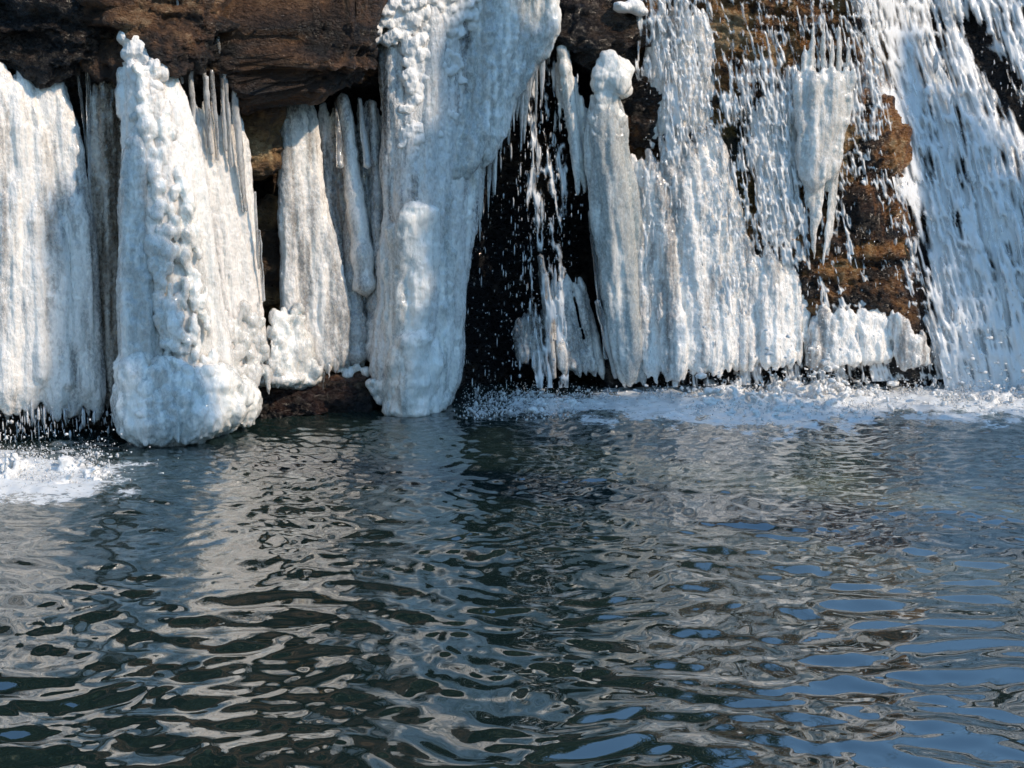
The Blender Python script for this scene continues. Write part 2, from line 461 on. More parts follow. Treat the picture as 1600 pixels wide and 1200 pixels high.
def build_cliff():
    gx = np.arange(-300, 1960.1, 4.6); gy = np.arange(-150, 700.1, 4.6)
    PX, PY = np.meshgrid(gx, gy); p = cliff_p(PX, PY); V = at(PX, PY, p)
    # ledge on top, running back to the hill
    back = []
    for k in (1, 2, 3, 4, 5):
        b = V[0].copy(); b[:, 1] += 0.5 * k; b[:, 2] += 0.05 * k + 0.06 * fbm(b * 1.5, 3, 4); back.append(b)
    V = np.concatenate([np.stack(back[::-1]), V]); h, w = V.shape[:2]
    tone = np.zeros((h, w, 3)); T = tone[5:]
    wob = 14 * fbm(np.stack([PX / 30, PY / 30, PX * 0], -1), 3, 31)
    X, Y = PX + wob, PY + wob
    T[..., 0] = np.clip(0.9 * box(X, Y, 372, 446, 145, 268, 8) + 0.8 * box(X, Y, 390, 450, 330, 600, 10) + 0.85 * box(X, Y, 1090, 1430, -300, 560, 25)
                        + 0.45 * box(X, Y, 560, 620, -300, 600, 15) + 0.5 * box(X, Y, 960, 1090, -300, 260, 20) + 0.4 * box(X, Y, -600, 60, -300, 120, 20), 0, 1)
    T[..., 1] = np.clip(0.8 * box(X, Y, 395, 450, 400, 500, 14) + 0.55 * box(X, Y, 1110, 1180, 150, 330, 20), 0, 1)
    i = (np.arange(h - 1)[:, None] * w + np.arange(w - 1)[None]).ravel()
    me = mesh_np('cliff', V.reshape(-1, 3), [np.stack([i, i + w, i + w + 1, i + 1], -1)])
    color_attr(me, 'tone', tone.reshape(-1, 3)); air_attr(me, V.reshape(-1, 3), (3, 3, 6), 3, -0.35, 0.35, F2=(22, 22, 14))
    link('cliff', me, 'cliff', kind='structure', label='wet dark and rusty brown rock wall behind the ice', category='cliff')
build_cliff()

# ------------------------------------------------------------------ ground: pool basin, banks and the hill behind the fall
def ground_z(x, y):
    x = np.asarray(x, float); y = np.asarray(y, float)
    z = np.full(np.broadcast(x, y).shape, -0.8)
    z = np.maximum(z, 0.75 - 1.6 * sstep(1.0, 3.2, y))                                   # near bank
    side = np.abs(x + 0.6) - 9.5
    z = np.maximum(z, np.where(y < 14.5, -0.8 + 1.9 * sstep(-1.2, 1.4, side) + 0.18 * np.maximum(side, 0), z))
    hill = 3.2 + np.maximum(y - 15, 0) * (0.10 + 0.55 * sstep(3.0, -4.0, x)) * (1 - 0.55 * sstep(20, 60, y))
    z = np.where(y > 14.4, np.maximum(hill, 3.0), z)
    return z + 0.12 * fbm(np.stack([x * 0.5, y * 0.5, x * 0], -1), 3, 2)

def axis(lo, hi, d0, d1, step, far):
    a = list(np.arange(d0, d1 + 1e-6, step)); s = step
    while a[0] > lo: s *= 1.25; a.insert(0, a[0] - min(s, far))
    s = step
    while a[-1] < hi: s *= 1.25; a.append(a[-1] + min(s, far))
    return np.array(a)

def build_ground():
    gx = axis(-400, 400, -14, 14, 0.45, 30); gy = axis(-300, 500, -2, 30, 0.4, 30)
    X, Y = np.meshgrid(gx, gy); Z = ground_z(X, Y); h, w = X.shape
    i = (np.arange(h - 1)[:, None] * w + np.arange(w - 1)[None]).ravel()
    me = mesh_np('ground', np.stack([X, Y, Z], -1).reshape(-1, 3), [np.stack([i, i + 1, i + w + 1, i + w], -1)])
    air_attr(me, verts(me), (0.6, 0.6, 0.6), 5, -0.4, 0.4)
    link('ground', me, 'soil', kind='structure', label='brown winter hillside and pool bank around the water', category='ground')
build_ground()

# ------------------------------------------------------------------ pool
def px_of(P):
    d = P - np.array([0, 0, CAM_Z]); f = d[..., 1] * CP - d[..., 2] * SP; u = d[..., 1] * SP + d[..., 2] * CP
    return 800 + FPX * d[..., 0] / f, 600 - FPX * u / f

def foam_mask(px, py):
    """where falling water whips the pool white"""
    W = at(px, py, 0)
    def patch(cx, cy, rx, ry): return np.exp(-(((px - cx) / rx) ** 2 + ((py - cy) / ry) ** 2))
    f = 1.0 * patch(70, 744, 140, 30) + 0.8 * patch(-80, 745, 150, 40) + 0.38 * patch(840, 630, 100, 18) + 0.4 * patch(950, 640, 90, 18)
    f += 1.35 * patch(1210, 626, 210, 44) + 0.85 * patch(1050, 630, 80, 18) + 1.2 * patch(1570, 612, 150, 40) + 0.7 * patch(1420, 606, 120, 22) + 0.5 * patch(1760, 620, 160, 30)
    return f

def build_pool():
    u = np.concatenate([-np.linspace(1.5, 0.44, 40)[:-1], np.linspace(-0.44, 0.44, 600), np.linspace(0.44, 1.5, 40)[1:]])
    pyr = np.concatenate([np.concatenate([np.linspace(575, 860, 290), np.linspace(861, 1280, 205)]), [1380, 1500, 1700, 2000, 2600]])
    ang = PITCH + np.arctan((pyr - 600) / FPX)
    y = CAM_Z / np.tan(ang); y = y[y > 2.0]; y = np.concatenate([[16.0, 15.0, 14.4], y[y < 14.2]])
    U, Yg = np.meshgrid(u, y); X = U * Yg
    rng = np.random.default_rng(5)
    wx = X + 0.16 * fbm(np.stack([X * 1.3, Yg * 1.3, X * 0], -1), 2, 41); wy = Yg + 0.16 * fbm(np.stack([X * 1.3 + 9, Yg * 1.3, X * 0], -1), 2, 43)
    Z = np.zeros_like(X)
    far = sstep(6.5, 11.0, Yg)
    gust = 0.75 + 0.5 * fbm(np.stack([X * 0.5, Yg * 0.5, X * 0], -1), 2, 61)
    for lam0, lam1, n, slope, wt in ((0.5, 0.9, 8, 0.04, 1.0), (0.20, 0.36, 20, 0.12, 1.0 - 0.35 * far), (0.11, 0.19, 24, 0.16, 0.5 + 0.8 * far), (0.065, 0.105, 26, 0.15, 0.20 + 0.9 * far)):
        for i in range(n):
            lam = rng.uniform(lam0, lam1); k = 2 * math.pi / lam; a = rng.normal(0, 0.62) + math.pi / 2 + rng.uniform(-0.2, 0.3)
            ph = k * (math.cos(a) * wx + math.sin(a) * wy) + rng.uniform(0, 6.3)
            Z += wt * slope / k * math.sqrt(2.0 / n) * np.sin(ph)
    Z *= gust
    P = np.stack([X, Yg, Z * 0], -1); px, py = px_of(P)
    f = foam_mask(px, py)
    brk = fbm(np.stack([X * 7, Yg * 5, X * 0], -1), 4, 71)
    foam = np.clip(sstep(0.25, 0.75, f + 0.65 * brk - 0.12 * (f < 0.1)), 0, 1) * sstep(0.04, 0.22, f)
    Z += f.clip(0, 1) * (0.030 * fbm(np.stack([X * 9, Yg * 7, X * 0], -1), 3, 77) + 0.015)
    lo = 0.12 * fbm(np.stack([X * 0.8, Yg * 0.8, X * 0], -1), 3, 81)
    milk = np.clip(0.55 * f + 0.85 * np.exp(-(((px - 1530) / 260) ** 2 + ((py - 780) / 130) ** 2)) + 0.5 * np.exp(-(((px - 1250) / 300) ** 2 + ((py - 700) / 60) ** 2)) + lo, 0, 1)
    green = np.clip(0.9 * np.exp(-(((px - 1300) / 75) ** 2 + ((py - 725) / 38) ** 2)) + lo, 0, 1) * (py < 800)
    h, w = X.shape; i = (np.arange(h - 1)[:, None] * w + np.arange(w - 1)[None]).ravel()
    me = mesh_np('pool', np.stack([X, Yg, Z], -1).reshape(-1, 3), [np.stack([i, i + w, i + w + 1, i + 1], -1)])
    color_attr(me, 'aerated', np.stack([foam, milk, green], -1).reshape(-1, 3))
    link('pool_water', me, 'pool', kind='structure', label='dark rippled pool reflecting ice and blue sky', category='water')
build_pool()

# ------------------------------------------------------------------ rocks set in the wall
def rock(name, cx, cy, rx, ry, depth, p, mat, label, seed=0, sub=6, rough=1.0, sq=2.6, group=None):
    """boulder: squarish ellipsoid with beds and cracks; px centre and half sizes, depth half size in metres"""
    v, f = ICO[sub]
    c = at(cx, cy, p); k = 0.0049 * wall_y(cx) / 12
    s = np.sign(v) * np.abs(v) ** (2 / sq); s /= (np.abs(s) ** sq).sum(1)[:, None] ** (1 / sq)
    V = s * np.array([rx * k, depth, ry * k])
    W = V + c
    m = min(rx * k, ry * k)
    d = rough * (0.30 * m * fbm(W * 1.1 / m * 0.6 + seed, 3, seed) + 0.08 * ridged(W * np.array([4, 4, 6.5]), 4, seed + 3) + 0.045 * ridged(W * np.array([12, 12, 24.0]), 3, seed + 6))
    d += rough * 0.030 * np.round(fbm(W * np.array([2.2, 2.2, 8.0]), 3, seed + 8) * 5)
    V = W + v * d[:, None]
    me = mesh_np(name, V, [f])
    air_attr(me, V, (2.5, 2.5, 6), seed, -0.38, 0.38, F2=(22, 22, 14))
    o = link(name, me, mat, label=label, category='rock', kind='thing')
    if group: o['group'] = group
    return o
rock('overhanging_boulder', 440, 0, 158, 140, 0.50, 0.16, 'brown_rock', 'huge brown overhanging boulder above the recess, ice curtains hanging below it', 11, sq=5)
rock('boulder', 215, 0, 130, 120, 0.38, 0.12, 'brown_rock', 'brown boulder behind the tip of the tallest white ice column', 14)
rock('boulder', 40, -5, 130, 105, 0.35, 0.05, 'dark_rock', 'dark wet boulder above the leftmost ice curtain', 17)
rock('stone_block', 402, 205, 33, 62, 0.16, 0.02, 'tan_rock', 'tan rock block between two ice curtains under the overhang', 23, sub=5, rough=0.6)
rock('stone_block', 425, 415, 32, 80, 0.15, -0.10, 'tan_rock', 'yellowish mossy rock in the gap below the tan block', 29, sub=5, rough=0.7)
rock('waterline_rock', 452, 625, 52, 32, 0.22, 0.16, 'red_rock', 'low dark red rock at the waterline right of the bulging column foot', 33, sub=5, rough=0.6)
rock('waterline_rock', 535, 618, 48, 36, 0.22, 0.10, 'red_rock', 'dark red brown rock at the waterline left of the central ice column', 37, sub=5, rough=0.6)
rock('ledge_rock', 935, 36, 72, 62, 0.26, -0.02, 'dark_rock', 'black wet ledge rock at the top beside the bulb headed column', 41, sub=5)
rock('brown_stone', 1000, 180, 42, 48, 0.16, 0.06, 'rust_rock', 'rusty brown stone right of the bulb headed ice column', 45, sub=5, rough=0.7)
rock('mossy_rock', 1345, 330, 62, 160, 0.22, 0.10, 'rust_rock', 'tall orange brown rock left of the sloping white cascade', 51, sub=6, rough=0.8)

# ------------------------------------------------------------------ ice, left to right
def base_of(px, py, p): return at(px, py, p)

# far-left curtain
t = thing('ice_curtain', base_of(70, 660, 0.3), 'broad milky ice curtain at the left edge of the photo', 'ice curtain')
L1 = [(-170, 60), (-175, 300), (-180, 660)]; R1 = [(100, 105), (120, 220), (142, 350), (152, 470), (162, 655)]
s = Soup(); drape(s, L1, R1, 22, 0.080, (0.16, 0.30), 0.10, top=0.10, bot=0.035, seed=1)
drape(s, [(-20, 250), (-30, 640)], [(100, 260), (120, 640)], 7, 0.06, (0.30, 0.36), 0.06, top=0.25, bot=0.1, seed=2)
ice('curtain_sheet', s, 'milky', t, seed=1, flute=0.020, pebble=0.008, bias=0.28)
for i, (x, y0, y1, w) in enumerate(((5, 104, 230, 16), (24, 118, 220, 12), (40, 112, 190, 9), (56, 128, 230, 12), (82, 112, 240, 14), (97, 118, 260, 14), (70, 140, 260, 10))):
    icicle(t, x, y0, x + 5, y1, w * 0.8, (0.22, 0.25), seed=i, w1=0.6)
rngb = np.random.default_rng(77)
for i in range(16):
    x = -30 + i * 12.4 + rngb.uniform(-7, 7); icicle(t, x, 632, x + 1, 648 + rngb.uniform(0, 1) ** 2 * 28, rngb.uniform(5, 14), (0.30, 0.30), seed=40 + i, segs=10, sides=7)

# stained sheet behind
t = thing('stained_ice_sheet', base_of(160, 640, 0.12), 'thin brownish see-through ice sheet left of the tallest white column', 'ice curtain')
s = Soup(); drape(s, [(128, 120), (140, 300), (160, 640)], [(212, 84), (208, 300), (205, 650)], 7, 0.034, (0.24, 0.24), 0.03, top=0.08, bot=0.05, seed=5)
ice('curtain_sheet', s, 'stained', t, seed=3, flute=0.010)
icicle(t, 137, 80, 146, 470, 9, (0.28, 0.24), 'icicle', 3); icicle(t, 120, 90, 138, 260, 6, (0.26, 0.24), 'icicle', 4); icicle(t, 160, 85, 166, 330, 11, (0.28, 0.27), 'stained', 9)

# tallest white column
t = thing('ice_column', base_of(270, 690, 0.7), 'tallest white ice column with a broad bulging foot over the pool', 'ice column')
s = Soup()
drape(s, [(206, 70), (200, 150), (196, 230), (190, 560), (184, 640)], [(238, 70), (272, 150), (300, 230), (336, 480), (360, 620)], 10, 0.070, (0.42, 0.62), 0.12, top=0.10, bot=0.02, seed=7, segs=20)
drape(s, [(196, 56), (186, 190)], [(240, 62), (262, 190)], 6, 0.045, (0.42, 0.44), 0.05, top=0.2, bot=0.1, seed=8)
ice('column_shaft', s, 'white', t, seed=4, flute=0.014, pebble=0.008)
s = Soup()
drape(s, [(202, 190), (192, 320), (188, 640)], [(222, 190), (232, 320), (256, 640)], 4, 0.058, (0.56, 0.78), 0.05, top=0.08, bot=0.02, seed=9, segs=20)
popcorn(s, [(198, 180), (186, 660)], [(212, 180), (205, 660)], 60, (0.018, 0.042), (0.62, 0.80), seed=3)
ice('smooth_spine', s, 'blue', t, seed=6, flute=0.012, pebble=0.012, lump=0.010)
s = Soup()
popcorn(s, [(208, 95), (222, 200), (232, 330), (246, 600)], [(246, 95), (268, 200), (306, 330), (345, 600)], 70, (0.018, 0.050), (0.58, 0.84), tr=(0.02, 1), seed=10, squash=1.6)
drips(s, [(208, 95), (222, 200), (232, 330), (246, 590)], [(246, 95), (268, 200), (306, 330), (345, 590)], 130, (0.014, 0.036), (12, 46), (0.60, 0.86), seed=210)
popcorn(s, [(212, 110), (226, 250), (236, 420), (250, 600)], [(232, 110), (252, 250), (268, 420), (300, 600)], 40, (0.030, 0.060), (0.60, 0.88), tr=(0.0, 1), seed=110, squash=1.2)
ice('knobbly_crust', s, 'white', t, seed=8, flute=0.006, pebble=0.020, voxel=0.0110)
s = Soup(); popcorn(s, [(192, 48), (196, 70), (215, 140)], [(232, 52), (250, 80), (256, 140)], 44, (0.03, 0.062), (0.48, 0.58), seed=12, squash=0.9)
s.tube(at([204, 207, 210], [44, 58, 84], 0.5), [0.02, 0.055, 0.08]); s.tube(at([222, 224, 228], [50, 64, 90], 0.5), [0.02, 0.05, 0.08])
ice('snow_crest', s, 'snow', t, seed=9, flute=0.006, pebble=0.012, lump=0.008, voxel=0.0115)
s = Soup()
for (x, y, rx, ry, p, d) in ((228, 630, 46, 66, 0.72, 0.26), (245, 655, 56, 42, 0.74, 0.30), (285, 645, 66, 48, 0.72, 0.30), (330, 632, 52, 46, 0.68, 0.28), (368, 628, 36, 36, 0.62, 0.24), (300, 600, 70, 36, 0.66, 0.26), (215, 590, 30, 50, 0.72, 0.22)):
    s.blob(at(x, y, p), (rx * 0.0047, d, ry * 0.0047), 3)
popcorn(s, [(240, 575), (205, 670)], [(350, 580), (390, 655)], 90, (0.016, 0.055), (0.90, 0.97), seed=14, squash=1.6)
drips(s, [(240, 575), (200, 665)], [(350, 580), (385, 645)], 120, (0.014, 0.034), (10, 36), (0.90, 0.98), seed=211)
popcorn(s, [(300, 585), (310, 640)], [(380, 600), (395, 640)], 40, (0.03, 0.06), (0.86, 0.86), seed=15)
rr = np.random.default_rng(15)
for i in range(26):
    x = 215 + i * 7.2; yb = 692 - 0.19 * (x - 215) + rr.uniform(-2, 8)
    s.tube(at([x, x, x + 1], [yb - 50, yb - 22, yb], 0.90 - 0.0007 * (x - 215)), [0.05, 0.035, 0.012])
ice('foot_bulge', s, 'blue', t, seed=10, flute=0.016, pebble=0.016, lump=0.022)

# sheets right of the column, thin icicles at their top
t = thing('ice_curtain', base_of(370, 600, 0.35), 'fluted ice curtain topped by long thin icicles, right of the tallest column', 'ice curtain')
s = Soup(); drape(s, [(285, 150), (300, 250), (330, 420), (350, 602)], [(372, 150), (388, 240), (403, 370), (420, 602)], 10, 0.042, (0.24, 0.34), 0.06, top=0.07, bot=0.02, seed=21, segs=20)
ice('curtain_sheet', s, 'milky', t, seed=12, flute=0.018, bias=0.22)
s = Soup(); popcorn(s, [(330, 480), (345, 600)], [(405, 480), (420, 600)], 55, (0.02, 0.05), (0.40, 0.48), seed=22, squash=1.3)
drips(s, [(330, 470), (345, 590)], [(405, 470), (420, 590)], 60, (0.010, 0.026), (10, 40), (0.40, 0.48), seed=212)
ice('knobbly_crust', s, 'white', t, seed=13, flute=0.004, pebble=0.010, voxel=0.0115)
for i, (x0, y0, x1, y1, w) in enumerate(((296, 46, 304, 240, 9), (280, 55, 284, 130, 6), (314, 44, 326, 230, 6), (340, 58, 354, 235, 7), (350, 74, 362, 260, 7), (331, 110, 340, 250, 9), (366, 134, 382, 330, 12), (322, 120, 330, 240, 9), (404, 360, 412, 470, 7), (398, 300, 404, 420, 5), (278, 0, 286, 100, 5))):
    icicle(t, x0, y0, x1, y1, w, (0.46, 0.40), seed=60 + i, w1=0.7)

# second curtain under the overhang
t = thing('ice_curtain', base_of(490, 600, 0.25), 'pale ice curtain widening downward below the overhanging boulder', 'ice curtain')
L2 = [(440, 140), (440, 300), (446, 480), (440, 600)]; R2 = [(482, 140), (500, 300), (530, 420), (552, 575)]
s = Soup(); drape(s, L2, R2, 9, 0.056, (0.08, 0.24), 0.06, top=0.01, bot=0.02, seed=31, segs=20)
ice('curtain_sheet', s, 'milky', t, seed=15, flute=0.018, bias=0.22)
s = Soup(); popcorn(s, [(425, 490), (415, 585)], [(470, 480), (498, 585)], 50, (0.020, 0.05), (0.36, 0.46), seed=32, squash=1.3)
drips(s, [(428, 490), (418, 580)], [(468, 485), (495, 575)], 60, (0.012, 0.030), (10, 34), (0.40, 0.49), seed=213)
for (x, y, rx, ry) in ((452, 550, 40, 50), (420, 590, 60, 14), (460, 592, 44, 16)):
    s.blob(at(x, y, 0.30), (rx * 0.0047, 0.17, ry * 0.0047), 3)
ice('knobbly_mound', s, 'white', t, seed=16, flute=0.006, pebble=0.020, voxel=0.0115)
for i, (x, y0, y1, w) in enumerate(((478, 590, 626, 7), (497, 590, 622, 6), (505, 580, 612, 6), (514, 570, 592, 5), (524, 560, 583, 6))):
    icicle(t, x, y0, x, y1, w, (0.36, 0.36), seed=80 + i, segs=12)

# grey clear ice in the recess
t = thing('grey_ice_curtain', base_of(560, 580, 0.1), 'shaded grey clear ice between the pale curtain and the central column', 'ice curtain')
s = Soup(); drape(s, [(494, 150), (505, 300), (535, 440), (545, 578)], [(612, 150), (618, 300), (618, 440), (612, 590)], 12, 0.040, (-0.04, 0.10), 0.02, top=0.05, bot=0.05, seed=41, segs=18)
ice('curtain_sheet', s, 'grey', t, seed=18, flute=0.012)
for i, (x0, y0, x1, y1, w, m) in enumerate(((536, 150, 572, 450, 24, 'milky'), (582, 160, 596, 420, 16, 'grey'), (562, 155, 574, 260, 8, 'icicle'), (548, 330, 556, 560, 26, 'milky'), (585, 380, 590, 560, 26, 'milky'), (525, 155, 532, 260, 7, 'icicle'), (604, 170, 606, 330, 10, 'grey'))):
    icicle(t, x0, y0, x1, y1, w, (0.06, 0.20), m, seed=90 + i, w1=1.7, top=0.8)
s = Soup(); popcorn(s, [(520, 540), (525, 585)], [(605, 540), (600, 590)], 34, (0.02, 0.045), (0.20, 0.24), seed=44)
ice('knobbly_foot', s, 'milky', t, seed=19, flute=0.004, pebble=0.01, voxel=0.0125)

# central column
t = thing('ice_column', base_of(655, 645, 0.35), 'massive central ice column with snow lumps on top and two round blue bulges', 'ice column')
LC = [(562, -60), (570, 0), (596, 60), (604, 200), (606, 340), (604, 460), (586, 590), (606, 640)]
RC = [(800, -60), (790, 40), (760, 110), (748, 200), (738, 300), (728, 380), (716, 480), (706, 640)]
s = Soup(); drape(s, LC, RC, 15, 0.075, (0.16, 0.28), 0.14, top=0.01, bot=0.02, seed=51, segs=24)
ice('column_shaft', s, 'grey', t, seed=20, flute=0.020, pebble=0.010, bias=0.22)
s = Soup(); drape(s, [(690, 240), (660, 420), (650, 640)], [(752, 200), (728, 380), (704, 625)], 7, 0.05, (0.34, 0.40), 0.03, top=0.2, bot=0.03, seed=52, segs=20)
drape(s, [(612, 420), (606, 630)], [(690, 400), (704, 640)], 8, 0.06, (0.36, 0.40), 0.06, top=0.1, bot=0.04, seed=54, segs=16)
for (x, y0, y1, r, p) in ((622, 350, 560, 0.085, 0.36), (636, 328, 560, 0.09, 0.40), (652, 318, 560, 0.10, 0.42), (668, 322, 560, 0.09, 0.41), (682, 340, 560, 0.08, 0.37), (690, 400, 600, 0.07, 0.34), (614, 400, 520, 0.07, 0.34),
                          (624, 540, 640, 0.085, 0.46), (640, 522, 644, 0.09, 0.50), (656, 520, 642, 0.09, 0.50), (672, 534, 636, 0.085, 0.46), (688, 560, 630, 0.07, 0.40), (606, 590, 640, 0.05, 0.40), (592, 590, 624, 0.035, 0.36), (580, 588, 606, 0.025, 0.36)):
    tt = np.linspace(0, 1, 9); k = tt * (y1 - y0)
    s.tube(at(x + 3 * np.sin(tt * 7 + x), y0 + 6 + k, p + 0.02 * np.sin(tt * 5 + x)), r * (1 - 0.15 * tt) * (1 + 0.12 * np.sin(tt * 9 + x * 1.7)), 10)
ice('blue_bulges', s, 'blue', t, seed=22, flute=0.018, pebble=0.012, lump=0.012)
s = Soup(); rr = np.random.default_rng(8); n = 1500
X = rr.uniform(566, 745, n); Y = rr.uniform(-60, 300, n)
keep = fbm(np.stack([X / 26, Y / 22, X * 0], -1), 3, 5) + 0.12 + 0.55 * (1 - sstep(-20, 130, Y)) - 0.22 * sstep(120, 300, Y) - 0.9 * sstep(20, 90, Y) * (1 - sstep(612, 640, X)) - 0.5 * sstep(700, 735, X) * sstep(40, 90, Y) > 0.05
for x, y in zip(X[keep], Y[keep]):
    r = rr.uniform(0.018, 0.055); s.blob(at(x, y, 0.35 + rr.uniform(-0.02, 0.03) + 0.05 * sstep(60, -40, y)), (r * 1.3, r * 0.7, r * 0.9), 1)
ice('snow_lump', s, 'snow', t, seed=23, flute=0.0, pebble=0.018, lump=0.006, voxel=0.0115)
s = Soup()   # smooth shoulder curling over to the right of the column
drape(s, [(740, -60), (740, 40), (735, 110), (722, 200), (700, 300)], [(872, -60), (868, 40), (850, 84), (800, 150), (756, 260)], 12, 0.060, (0.34, 0.34), 0.10, top=0.01, bot=0.2, seed=55, segs=20, wob=5)
ice('frozen_shoulder', s, 'blue', t, seed=24, flute=0.022, pebble=0.016, lump=0.010)
for i in range(36):    # fringe of fine icicles along the shoulder
    u = i / 35; x = 738 + 108 * u + rr.uniform(-3, 3); y0 = 286 - 188 * u; icicle(t, x, y0 - 40, x - 2 + rr.uniform(-3, 3), y0 + rr.uniform(0.1, 1) ** 1.5 * 130 * (1 - 0.35 * u), rr.uniform(6, 12), (0.36, 0.33), 'icicle' if i % 3 else 'blue', seed=120 + i, segs=14, sides=7)

# ice in the dark cave
t = thing('cave_ice', base_of(900, 595, 0.0), 'pale grey ice slab low at the right side of the dark cave', 'ice curtain')
s = Soup(); drape(s, [(858, 425), (858, 500), (880, 590)], [(905, 425), (925, 500), (945, 596)], 6, 0.045, (-0.12, 0.0), 0.03, top=0.1, bot=0.04, seed=61, segs=12)
ice('curtain_sheet', s, 'milky', t, seed=26)
s = Soup(); drape(s, [(800, 470), (806, 585)], [(850, 470), (862, 595)], 5, 0.036, (-0.2, -0.12), 0.02, top=0.3, bot=0.2, seed=62, segs=10)
ice('clear_sheet', s, 'grey', t, seed=27)
icicle(t, 845, 400, 866, 590, 18, (-0.02, 0.0), 'icicle', 5, w1=0.6)

t = thing('ice_stalk', base_of(885, 300, 0.1), 'slim ice stalk with a small round cap hanging over the dark cave', 'icicle')
s = Soup(); s.blob(at(878, 80, 0.22), (0.045, 0.045, 0.055)); s.blob(at(882, 108, 0.22), (0.06, 0.06, 0.08)); s.tube(at([880, 884, 890, 896, 900, 903], [80, 120, 160, 210, 260, 305], 0.2), [0.05, 0.065, 0.06, 0.045, 0.03, 0.012])
s.tube(at([888, 892, 900, 910, 914], [130, 180, 230, 270, 300], 0.18), [0.04, 0.04, 0.04, 0.03, 0.01])
for (x, y0, y1, r) in ((870, 100, 210, 0.022), (898, 120, 290, 0.028), (908, 150, 305, 0.022), (915, 170, 280, 0.018)):
    s.tube(at([x, x + 2, x + 4, x + 5], [y0, y0 + 30, (y0 + y1) / 2, y1], 0.16), [r * 0.6, r, r * 0.8, 0.006])
ice('stalk', s, 'blue', t, seed=28, voxel=0.0110)

# bulb headed column
t = thing('ice_column', base_of(985, 606, 0.15), 'bulb headed pale ice column between the dark cave and the wet ice wall', 'ice column')
s = Soup()
for (x, y, r, p) in ((955, 108, 0.12, 0.34), (968, 112, 0.10, 0.34), (944, 120, 0.09, 0.36), (962, 128, 0.11, 0.38), (938, 132, 0.07, 0.36), (946, 150, 0.09, 0.34), (952, 92, 0.07, 0.34), (944, 172, 0.11, 0.30), (956, 188, 0.11, 0.28), (936, 186, 0.09, 0.30), (972, 140, 0.07, 0.30), (934, 205, 0.08, 0.30), (950, 215, 0.12, 0.28)):
    s.blob(at(x, y, p), (r, r * 0.9, r), 3)
ice('bulb_head', s, 'blue', t, seed=30, flute=0.010, pebble=0.012, lump=0.020, voxel=0.0110)
s = Soup(); drape(s, [(926, 140), (922, 230), (928, 340), (945, 450), (968, 606)], [(966, 140), (976, 230), (996, 340), (1006, 470), (1012, 606)], 8, 0.058, (0.28, 0.16), 0.08, top=0.03, bot=0.03, seed=71, segs=24)
ice('column_shaft', s, 'blue', t, seed=31, flute=0.016, pebble=0.009)
for i, (x0, y0, x1, y1, w) in enumerate(((922, 330, 948, 560, 12), (934, 470, 962, 590, 14), (915, 200, 920, 300, 10), (1000, 480, 1008, 600, 12))):
    icicle(t, x0, y0, x1, y1, w, (0.22, 0.14), seed=150 + i, w1=0.6)

# wet ice wall right of it
t = thing('ice_wall', base_of(1100, 590, 0.2), 'wide wet ice wall right of the bulb headed column, water running over it', 'ice curtain')
s = Soup(); drape(s, [(968, 225), (988, 330), (1000, 460), (1010, 600)], [(1110, 190), (1150, 340), (1168, 460), (1180, 585)], 15, 0.064, (0.16, 0.28), 0.08, top=0.12, bot=0.025, seed=81, segs=20)
ice('curtain_sheet', s, 'wet', t, seed=33, flute=0.016, pebble=0.014, bias=0.42)
s = Soup(); drape(s, [(1140, 340), (1150, 440), (1150, 582)], [(1240, 380), (1262, 450), (1270, 575)], 9, 0.050, (0.20, 0.30), 0.06, top=0.25, bot=0.04, seed=82, segs=16)
ice('lower_sheet', s, 'wet', t, seed=34, flute=0.018, pebble=0.014, bias=0.42)
s = Soup(); drape(s, [(1006, 10), (1010, 80), (1006, 240)], [(1100, 0), (1120, 80), (1112, 240)], 11, 0.034, (0.16, 0.16), 0.06, top=0.10, bot=0.15, seed=83, segs=14)
ice('upper_sheet', s, 'wet', t, seed=35, flute=0.02, pebble=0.014)

t = thing('ice_patch', base_of(1290, 300, 0.3), 'bright white ice patch stuck on the orange brown rock', 'ice patch')
s = Soup(); drape(s, [(1246, 105), (1250, 200), (1262, 300)], [(1338, 98), (1330, 180), (1296, 300)], 8, 0.046, (0.38, 0.38), 0.06, top=0.08, bot=0.12, seed=85, segs=12)
popcorn(s, [(1280, 115), (1275, 280)], [(1330, 110), (1310, 280)], 24, (0.03, 0.055), (0.42, 0.42), tr=(0, .9), seed=86)
drape(s, [(1256, 20), (1252, 110), (1262, 420)], [(1330, 10), (1326, 110), (1290, 430)], 9, 0.020, (0.36, 0.36), 0.03, top=0.2, bot=0.3, seed=186, segs=18)
ice('patch', s, 'white', t, seed=36, flute=0.016, pebble=0.010)
s = Soup(); drape(s, [(1170, 140), (1180, 250), (1196, 390)], [(1248, 130), (1252, 250), (1252, 400)], 9, 0.032, (0.24, 0.26), 0.04, top=0.15, bot=0.2, seed=87, segs=14)
ice('side_sheet', s, 'wet', t, seed=37, flute=0.02, pebble=0.014)

t = thing('ice_mound', base_of(1340, 570, 0.3), 'low rounded ice mound below the orange brown rock beside the cascade', 'ice mound')
s = Soup(); drape(s, [(1272, 470), (1270, 520), (1268, 582)], [(1390, 470), (1400, 520), (1410, 568)], 13, 0.055, (0.30, 0.34), 0.08, top=0.25, bot=0.04, seed=91, segs=12)
drape(s, [(1392, 480), (1404, 580)], [(1440, 500), (1452, 575)], 7, 0.046, (0.40, 0.44), 0.06, top=0.4, bot=0.05, seed=92, segs=10)
ice('mound', s, 'wet', t, seed=38, flute=0.018, pebble=0.016, bias=0.45)

